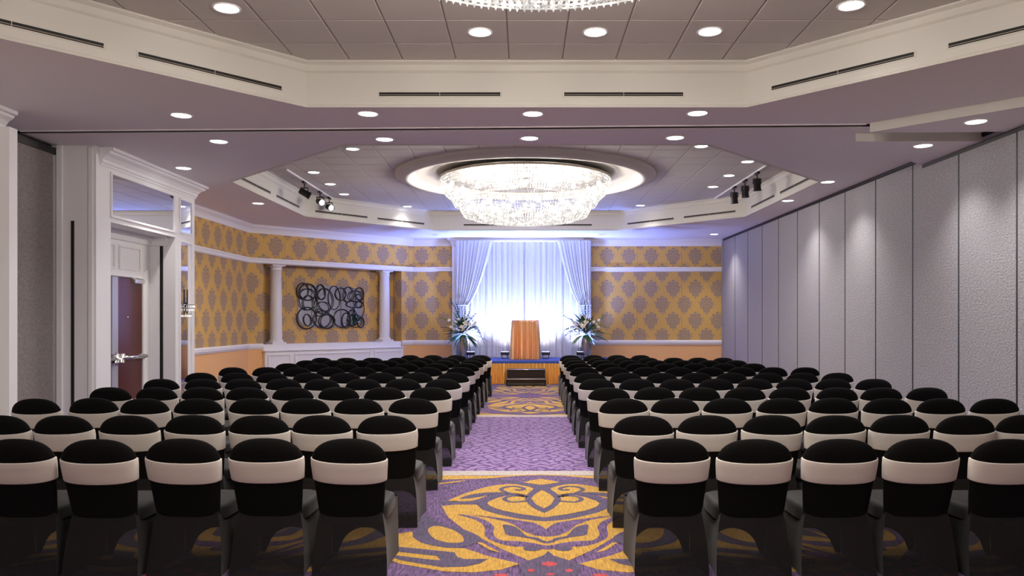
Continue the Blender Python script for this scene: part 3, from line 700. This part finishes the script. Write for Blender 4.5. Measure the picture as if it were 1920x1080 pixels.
def arrangement(x, seed, side, mirror):
    rnd = random.Random(seed)
    v = thing('flower_vase', 'tall mauve silver footed vase on the %s side of the stage' % side, 'vase', (x, 21.0, STG), 0, 'stage vases')
    MB().lathe([(.005, .0), (.10, 0), (.10, .02), (.06, .04), (.03, .06), (.025, .09), (.04, .105), (.025, .12), (.035, .14)], 24, cap0=True).build('foot', M_chrome, v, True)
    MB().lathe([(.03, .135), (.055, .16), (.078, .23), (.092, .34), (.098, .46), (.103, .60), (.098, .60), (.09, .46), (.08, .3), (.0, .28)], 28).build('bowl', M_silver, v, True)
    f = thing('flower_arrangement', 'white flowers and trailing greenery in the %s stage vase' % side, 'flowers', (x, 21.0, STG+.60), 0, 'stage flowers')
    MB().ball((0, 0, .02), .085, .085, .06, 10, 6).build('foliage_core', M_leaf, f, True)
    for i in range(104):
        a = rnd.uniform(0, 2*PI); el = rnd.uniform(-.5, 1.35); k = rnd.choice((0, 0, 1, 2, 2, 3)) if i > 14 else 3
        if i <= 14: el = rnd.uniform(-1.0, -.3)
        if mirror and rnd.random() < .25: k = 1
        rad = rnd.uniform(.04, .26) if i > 14 else .06
        d = Vector((math.cos(a)*math.cos(el), math.sin(a)*math.cos(el)*.7, math.sin(el)))
        o = link('leaf', LM[k], f, tuple(d*rad+Vector((0, 0, .10 if i > 14 else .05))))
        o.rotation_euler = d.to_track_quat('Y', 'Z').to_euler(); s = rnd.uniform(.9, 1.4); o.scale = (s, s, s)
    mx_ = -1 if mirror else 1
    spots = [(-.02, .27, 2), (.04, .34, 2)] if not mirror else [(-.0, .42, 2), (-.06, .33, 2)]
    spots += [(mx_*a, c, 0) for a, c in ((-.20, .42), (-.37, .47), (-.33, .28), (-.26, .2), (-.16, .18), (.10, .42), (.18, .36), (.27, .33), (.02, .52), (.32, .40))]
    spots += [(mx_*a, c, 1) for a, c in ((.22, .25), (.14, .55), (.25, .46), (-.10, .5), (-.28, .36), (.34, .27), (.10, .2))]
    for px_, pz, k in spots:
        o = link('bloom', BM[k], f, (px_+rnd.uniform(-.02, .02), -.17+abs(px_)*.3+rnd.uniform(-.03, .03), pz)); o.rotation_euler = (R(75)+rnd.uniform(-.3, .3), rnd.uniform(-.5, .5), rnd.uniform(-.6, .6)-px_*1.2)
    sp = [((0, 0, .1), (-.10, -.02, .5), (-.20, -.03, .80), (-.34, -.03, 1.02), 3), ((0, 0, .1), (-.08, 0, .5), (-.14, 0, .8), (-.19, 0, .95), 3), ((0, 0, .1), (.10, 0, .5), (.19, 0, .75), (.21, 0, 1.0), 0),
          ((0, 0, .1), (-.3, 0, .4), (-.45, 0, .5), (-.66, 0, .56), 1), ((.05, -.03, .15), (.3, -.05, .3), (.46, -.05, .12), (.58, -.05, -.16), 2), ((.05, -.03, .15), (.28, -.05, .38), (.42, -.05, .24), (.5, -.05, .02), 2), ((0, 0, .1), (.12, 0, .45), (.25, 0, .58), (.36, 0, .66), 2), ((0, 0, .1), (.02, 0, .5), (.05, 0, .7), (.06, 0, .85), 0)]
    if mirror: sp = [((0, 0, .1), (.0, 0, .5), (-.02, 0, .8), (-.03, 0, 1.05), 3), ((0, 0, .1), (.04, 0, .5), (.06, 0, .7), (.08, 0, .92), 0), ((0, 0, .1), (-.06, 0, .5), (-.10, 0, .7), (-.13, 0, .92), 2), ((0, 0, .1), (.25, 0, .4), (.42, 0, .52), (.60, 0, .64), 1), ((0, 0, .1), (-.25, 0, .4), (-.42, 0, .5), (-.62, 0, .62), 2), ((0, -.03, .1), (-.25, -.05, .25), (-.45, -.05, .18), (-.58, -.05, .02), 2), ((0, -.03, .1), (-.3, -.05, .3), (-.48, -.05, .26), (-.6, -.05, .2), 2), ((0, 0, .1), (.22, 0, .3), (.4, 0, .34), (.58, 0, .28), 1), ((0, 0, .1), (.2, 0, .2), (.35, 0, .18), (.46, 0, .12), 1)]
    for a, b2, c, d, k in sp:
        spike([a, b2, c, d], [M_leaf, M_leaf2, M_leaf3, M_leaf3][k], [M_bloom2, M_leaf2, M_bloom2, M_leaf3][k], f, 'flower_spray', rnd)
arrangement(-1.69, 5, 'left', False); arrangement(1.64, 9, 'right', True)
# ------------------------------------------------------------------ ceiling fittings
dl_trim = MB().lathe([(.128, .0), (.128, -.007), (.118, -.010), (.106, -.005), (.104, .0)], 32).data('trim_ring', M_white, True)
dl_lens = MB().lathe([(.105, -.004), (.05, -.004), (.002, -.004)], 32).data('lens', M_lens)
dl_off = MB().lathe([(.105, -.004), (.05, -.004), (.002, -.004)], 32).data('lens', M_off)
def downlight(px, py, z, lab, on=1, scale=1, grp='ceiling downlights', ang=125):
    p = at(px, py, z); t = thing('recessed_downlight', lab, 'ceiling light', p, 0, grp); t.scale = (scale, scale, 1)
    link('trim_ring', dl_trim, t); link('lens', dl_lens if on else dl_off, t)
    if on: lamp('downlight_lamp', 'SPOT', P_DOWN*on, NEUT, (0, 0, -.02), t, .10, (0, 0, 0), ang)
for px, py, lab in ((425, 15, 'round downlight in the near tiled coffer, far left'), (900, 60, 'round downlight in the near tiled coffer, below chandelier fringe on the left'), (1116, 60, 'round downlight in the near tiled coffer, just right of the chandelier fringe'),
                    (1331, 59, 'round downlight in the near tiled coffer, over its right front corner'), (1596, 10, 'round downlight in the near tiled coffer, far right by the slanted fascia')):
    downlight(px, py, T, lab, .8)
for px, py, lab in ((340, 216, 'downlight on the mauve soffit before the track, leftmost'), (690, 213, 'downlight on the mauve soffit before the track, under the left vent'), (999, 213, 'downlight on the mauve soffit before the track, at the room centre'), (1308, 212, 'downlight on the mauve soffit before the track, under the right vent'),
                    (410, 265, 'downlight on the mauve soffit just beyond the track, leftmost'), (721, 261, 'downlight on the mauve soffit just beyond the track, left of centre'), (993, 259, 'downlight on the mauve soffit just beyond the track, at centre'), (1266, 258, 'downlight on the mauve soffit just beyond the track, right of centre'),
                    (344, 315, 'downlight on the soffit beside the portal crown'), (484, 381, 'downlight on the soffit over the left damask wall'), (1552, 341, 'downlight along the folding wall, beside the far coffer corner'), (1477, 376, 'downlight along the folding wall, beside the far coffer side'), (1339, 439, 'downlight along the folding wall, nearest the end wall')):
    near_wall = px in (1552, 1477, 1339)
    downlight(px, py, S, lab, 1.5 if near_wall else 1.0, 1, ang=108 if near_wall else 125)
for px, py, lab in ((1830, 228, 'downlight in the dropped slab before the track'), (1731, 273, 'downlight in the dropped slab beyond the track')): downlight(px, py, S-.11, lab, 1.5, ang=108)
for px, py, lab in ((661, 279, 'far coffer downlight, nearest on the left'), (588, 323, 'far coffer downlight, beside the left light track, first'), (619, 345, 'far coffer downlight, beside the left light track, second'), (645, 364, 'far coffer downlight, beside the left light track, third'), (764, 387, 'far coffer downlight, left behind the chandelier ring'),
                    (1315, 274, 'far coffer downlight, nearest on the right'), (1402, 303, 'far coffer downlight, beside the right light track, first'), (1367, 329, 'far coffer downlight, beside the right light track, second'), (1337, 350, 'far coffer downlight, beside the right light track, third'), (1201, 385, 'far coffer downlight, right behind the chandelier ring')):
    downlight(px, py, T, lab, .55, .95)
for px, py, lab in ((816, 440, 'unlit downlight above the left edge of the drape'), (976, 441, 'unlit downlight above the middle of the drape'), (1128, 440, 'unlit downlight above the right edge of the drape')): downlight(px, py, S, lab, 0, .9, 'unlit downlights')
# linear air vents in the coffer fascias
def vent(O, e, a0, a1, lab):
    p0, p1 = Vector(O[e]), Vector(O[(e+1) % 8]); d = p1-p0; L = d.length; ang = math.atan2(d.y, d.x); m = p0+d*(a0+a1)/2; hl = L*(a1-a0)/2
    t = thing('air_vent', lab, 'air vent', (m.x, m.y, S+.135), ang, 'linear air vents')
    h = .021; b = MB(); b.cbox(-hl-.02, hl+.02, -.006, .004, -h-.014, -h, .002); b.cbox(-hl-.02, hl+.02, -.006, .004, h, h+.014, .002)
    b.cbox(-hl-.02, -hl, -.006, .004, -h, h, .002); b.cbox(hl, hl+.02, -.006, .004, -h, h, .002); b.build('frame', M_cream, t)
    MB().box(-hl, hl, -.004, .002, -h, h).build('slot', M_black, t)
    MB().cbox(-hl, hl, -.009, .0, -.010, -.005, .001).build('blade', M_bronze, t); MB().cbox(-.004, .004, -.008, .0, -h, h, .001).build('divider', M_bronze, t)
LN = 4.87
for (O, nm) in ((O1, 'near'), (O2, 'far')):
    vent(O, 0, .165, .44, 'black linear vent in the %s coffer fascia facing the room, left one' % nm); vent(O, 0, .585, .855, 'black linear vent in the %s coffer fascia facing the room, right one' % nm)
    vent(O, 7, .53, .92, 'black linear vent in the %s coffer left slanted fascia, closer to the stage' % nm); vent(O, 7, .07, .45, 'black linear vent in the %s coffer left slanted fascia, farther from the stage' % nm)
    vent(O, 1, .08, .47, 'black linear vent in the %s coffer right slanted fascia, closer to the stage' % nm); vent(O, 1, .55, .93, 'black linear vent in the %s coffer right slanted fascia, farther from the stage' % nm)
vent(O2, 6, .54, .90, 'black linear vent in the far coffer left side fascia, closer to the stage'); vent(O2, 6, .10, .46, 'black linear vent in the far coffer left side fascia, beside the portal')
vent(O2, 2, .10, .46, 'black linear vent in the far coffer right side fascia, closer to the stage'); vent(O2, 2, .54, .90, 'black linear vent in the far coffer right side fascia, closer to the track')
# track lights
def head(t, y, rx, rz, lit):
    hd = link('lamp_head', None, t); hd.location = (0, y, -.05)
    return hd
def track(x, y0, y1, heads, lab, side):
    t = thing('light_track', lab, 'track light', (x, 0, T-.001), 0, 'ceiling light tracks')
    MB().cbox(-.02, .02, y0, y1, -.03, 0, .004).build('rail', M_white, t)
    for y, aim, lit in heads:
        b = MB().cbox(-.025, .025, y-.10, y+.10, -.075, -.03, .006); b.tube([(0, y, -.07), (0, y, -.16)], .012, 8); b.tube([(.075, y, -.16), (-.075, y, -.16)], .012, 8)
        b.tube([(.075, y, -.16), (.075, y, -.26)], .009, 6); b.tube([(-.075, y, -.16), (-.075, y, -.26)], .009, 6); br = b.build('bracket', M_dark, t)
        D = Vector(aim).normalized(); M = Matrix.Translation((0, y, -.26)) @ D.to_track_quat('Z', 'Y').to_matrix().to_4x4()
        MB().lathe([(.001, -.11), (.05, -.11), (.065, -.09), (.068, .10), (.075, .10), (.075, .13), (.062, .13), (.06, .11)], 20).xf(M).build('lamp_can', M_dark, br, True)
        MB().lathe([(.06, .115), (.001, .115)], 20).xf(M).build('lens', M_lens if lit else M_off, br)
track(-4.5, 14.55, 18.5, [(15.75, (.8, .35, -.45), 0), (16.95, (.55, -.75, -.25), 1), (17.75, (.55, -.75, -.25), 1)], 'white ceiling track with three black spot heads on the left', -1)
track(4.42, 14.2, 18.0, [(14.75, (.1, .15, -1), 0), (15.55, (.1, .15, -1), 0), (16.35, (.1, .15, -1), 0)], 'white ceiling track with three black spot heads on the right', 1)
# chandeliers
def beads(b, prof, n, ph=0, r=.02, jit=0, rnd=random):
    "strings of octahedral crystals hung along a profile of (radius, z)"
    L = [0]
    for a, c in zip(prof, prof[1:]): L.append(L[-1]+math.dist(a, c))
    m = max(2, int(L[-1]/(r*2.15)))
    for k in range(n):
        a = 2*PI*(k+ph)/n; ca, sa = math.cos(a), math.sin(a)
        for i in range(m+1):
            s = L[-1]*i/m; j = 0
            while j < len(L)-2 and L[j+1] < s: j += 1
            t = (s-L[j])/(L[j+1]-L[j]); rr = prof[j][0]+(prof[j+1][0]-prof[j][0])*t; z = prof[j][1]+(prof[j+1][1]-prof[j][1])*t
            x, y = rr*ca, rr*sa; q = r*.5; h = r
            b.add([(x+q*ca, y+q*sa, z), (x-q*sa, y+q*ca, z), (x-q*ca, y-q*sa, z), (x+q*sa, y-q*ca, z), (x, y, z+h), (x, y, z-h)], [(0, 1, 4), (1, 2, 4), (2, 3, 4), (3, 0, 4), (1, 0, 5), (2, 1, 5), (3, 2, 5), (0, 3, 5)])
CZ = 4.46
def hoop(b, r, z, w=.012):
    b.lathe([(r-.004, z-w), (r+.006, z-w), (r+.006, z+w), (r-.004, z+w), (r-.004, z-w)], 64)
ch = thing('crystal_chandelier', 'large drum crystal chandelier in the far coffer', 'chandelier', (0, CY2, CZ), 0, 'crystal chandeliers')
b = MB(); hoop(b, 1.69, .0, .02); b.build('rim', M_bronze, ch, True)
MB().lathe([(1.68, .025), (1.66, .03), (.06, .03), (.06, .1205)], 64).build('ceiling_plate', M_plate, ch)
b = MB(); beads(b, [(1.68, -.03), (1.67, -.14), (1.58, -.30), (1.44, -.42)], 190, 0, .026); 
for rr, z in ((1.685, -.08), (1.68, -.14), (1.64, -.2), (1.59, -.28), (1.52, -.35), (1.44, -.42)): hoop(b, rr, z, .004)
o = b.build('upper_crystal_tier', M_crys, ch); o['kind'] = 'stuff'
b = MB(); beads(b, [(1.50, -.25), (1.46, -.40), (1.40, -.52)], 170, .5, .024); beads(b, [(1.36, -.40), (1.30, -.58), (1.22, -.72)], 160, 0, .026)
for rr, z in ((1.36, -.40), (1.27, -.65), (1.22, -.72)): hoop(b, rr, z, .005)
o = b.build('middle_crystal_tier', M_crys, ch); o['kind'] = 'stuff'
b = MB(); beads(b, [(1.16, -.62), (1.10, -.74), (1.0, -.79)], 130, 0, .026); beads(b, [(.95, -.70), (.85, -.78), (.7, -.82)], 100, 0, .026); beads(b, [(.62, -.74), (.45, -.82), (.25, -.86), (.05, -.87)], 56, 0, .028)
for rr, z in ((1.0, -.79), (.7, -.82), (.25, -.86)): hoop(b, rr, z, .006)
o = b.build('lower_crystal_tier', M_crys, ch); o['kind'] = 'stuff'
bulb = MB().ball((0, 0, 0), .045, .045, .06, 12, 8).data('bulb', M_bulb, True)
for n, r, z, ph in ((18, 1.5, -.16, 0), (18, 1.38, -.30, .5), (14, 1.12, -.55, 0), (8, .6, -.6, .3)):
    for k in range(n): a = 2*PI*(k+ph)/n; link('bulb', bulb, ch, (r*math.cos(a), r*math.sin(a), z))
for k in range(6):
    a = 2*PI*k/6; lamp('chandelier_lamp', 'POINT', P_CHAND, WARM, (.95*math.cos(a), .95*math.sin(a), -.48), ch, .15)
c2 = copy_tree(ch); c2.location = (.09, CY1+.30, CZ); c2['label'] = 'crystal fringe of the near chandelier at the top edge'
# ------------------------------------------------------------------ covered chairs
def cs(hw, ht, cy, z, n=28, e=2.5, off=0):
    lp = []
    for i in range(n):
        a = 2*PI*i/n; c, s = math.cos(a), math.sin(a); p = 2/e
        lp.append(((hw+off)*abs(c)**p*(1 if c > 0 else -1), cy+(ht+off)*abs(s)**(p*1.0)*(1 if s > 0 else -1), z))
    return lp
def bw(z):
    if z < .757: t = max(0, (z-.36)/.397); return (.203+.041*t**.8)
    t = min(1, (z-.757)/.156); return .244*(1-t**2.3)**(1/2.5)
def bt(z):
    if z < .757: return .038+.014*max(0, (z-.40)/.357)
    t = min(1, (z-.757)/.156); return .052*math.sqrt(max(0, 1-t**3))
def by(z): return -.215-(z-.42)*.20
zs = [.34, .40, .46, .54, .62, .655, .69, .725, .757, .775, .79, .805, .82, .845, .865, .882, .895, .904, .910, .9125]
back = MB().loft([cs(max(.02, bw(z)), max(.008, bt(z)), by(z), z, e=2.4) for z in zs], True, False, True).data('back_cover', M_cloth, True)
def band_mesh(dz, tl):
    L = []; n = 28
    for z, off in ((.62+dz, -.003), (.62+dz, .006), (.626+dz, .0075), (.67+dz, .007), (.715+dz, .007), (.756+dz, .0075), (.762+dz, .006), (.762+dz, -.003)):
        lp = []
        for i in range(n):
            a = 2*PI*i/n; c, s_ = math.cos(a), math.sin(a)
            zz = z+.026+tl*.24*c-.030*max(0, -s_)**1.2
            lp.append(cs(bw(zz), bt(zz), by(zz), zz, n, 2.4, off)[i])
        L.append(lp)
    return MB().loft(L).data('sash_band', M_band, True)
bands = [band_mesh(0, 0), band_mesh(.004, .035), band_mesh(-.004, -.03), band_mesh(.0, .015)]
def sq(hx, y0, y1, z, n=32, e=4.5):
    lp = []
    for i in range(n):
        a = 2*PI*i/n; c, s = math.cos(a), math.sin(a); lp.append((hx*abs(c)**(2/e)*(1 if c > 0 else -1), (y0+y1)/2+(y1-y0)/2*abs(s)**(2/e)*(1 if s > 0 else -1), z))
    return lp
seat = MB().loft([sq(.232, -.235, .255, .36), sq(.236, -.24, .262, .40), sq(.236, -.24, .262, .43), sq(.229, -.235, .252, .452), sq(.20, -.2, .22, .466), sq(.1, -.1, .12, .472)], True, False, True).data('seat_cover', M_seat, True)
def be(z):   # rear edge (half width, y)
    t = z/.42; return (.244-.041*t**2.2, -.285+.055*t)
def fe(z): t = z/.42; return (.241-.006*t, .268-.01*t)
zl = [.004, .05, .11, .18, .25, .32, .38, .42]
skb = MB(); skb.loft([[(be(z)[0]*u, be(z)[1]-.012*(1-u*u), z) for u in [k/6-1 for k in range(13)]] for z in zl], False)
skirt_back = skb.data('skirt_back', M_skirtm, True)
skirt_side = {}
for sg in (-1, 1): skirt_side[sg] = MB().loft([[(sg*(be(z)[0]*(1-t)+fe(z)[0]*t-.02*math.sin(PI*t)*(1-.6*z/.42)), be(z)[1]*(1-t)+fe(z)[1]*t, z) for t in [k/8 for k in range(9)]] for z in zl], False).data('skirt_side', M_seat, True)
skf = MB(); cols = [k/12-1 for k in range(25)]
def arch(x): return math.sqrt(max(0, .185**2-x*x))*1.0 if abs(x) < .185 else .004
skf.loft([[(fe(.2)[0]*u, fe(arch(fe(.2)[0]*u)+(.42-arch(fe(.2)[0]*u))*t)[1], arch(fe(.2)[0]*u)+(.42-arch(fe(.2)[0]*u))*t) for u in cols] for t in [0, .2, .4, .6, .8, 1]], False)
skirt_front = skf.data('skirt_front', M_cloth, True)
ROWS = [(5.05, 5), (6.28, 7), (7.63, 8), (8.87, 8), (10.15, 8), (11.3, 8), (12.6, 8), (13.75, 7), (14.8, 7), (15.8, 7), (16.95, 4)]
LEFTX = [(-1.15, .536), (-1.115, .521), (-1.105, .525), (-1.09, .523), (-1.075, .524), (-1.06, .525), (-1.06, .526), (-1.06, .525), (-1.04, .522), (-1.03, .522), (-.99, .512)]
RIGHTX = [(.95, .542), (.956, .519), (.957, .521), (.96, .517), (.945, .515), (.95, .513), (.955, .513), (.96, .512), (.965, .51), (.97, .512), (.985, .512)]
ORD = ['nearest', 'second', 'third', 'fourth', 'fifth', 'sixth', 'seventh', 'eighth', 'ninth', 'tenth', 'eleventh']
SEATS = ['first', 'second', 'third', 'fourth', 'fifth', 'sixth', 'seventh', 'eighth']
rnd = random.Random(11)
def chair(x, d, rz, lab, grp, k):
    yb = -.215-.34*.2                                   # the back's own offset from the seat centre
    t = thing('banquet_chair', lab, 'chair', (x, d-yb-.02, 0), rz, grp)
    link('back_cover', back, t); bo = link('sash_band', bands[k], t); bo['label'] = 'white stretch band'
    link('seat_cover', seat, t); link('skirt_back', skirt_back, t); link('skirt_side', skirt_side[-1], t); link('skirt_side', skirt_side[1], t); link('skirt_front', skirt_front, t)
for r, (d, n) in enumerate(ROWS):
    for side, tab in (('left', LEFTX), ('right', RIGHTX)):
        x0, p = tab[r]; sg = -1 if side == 'left' else 1
        for c in range(n):
            lab = 'black covered chair with white band, %s row, %s seat %s of the aisle' % (ORD[r] if r else 'nearest', SEATS[c], side)
            chair(x0+sg*p*c+rnd.uniform(-.006, .006), d+rnd.uniform(-.03, .03), R(rnd.uniform(-1.2, 1.2)), lab, 'covered chairs %s of the aisle' % side, rnd.choice((0, 0, 1, 2, 3)))
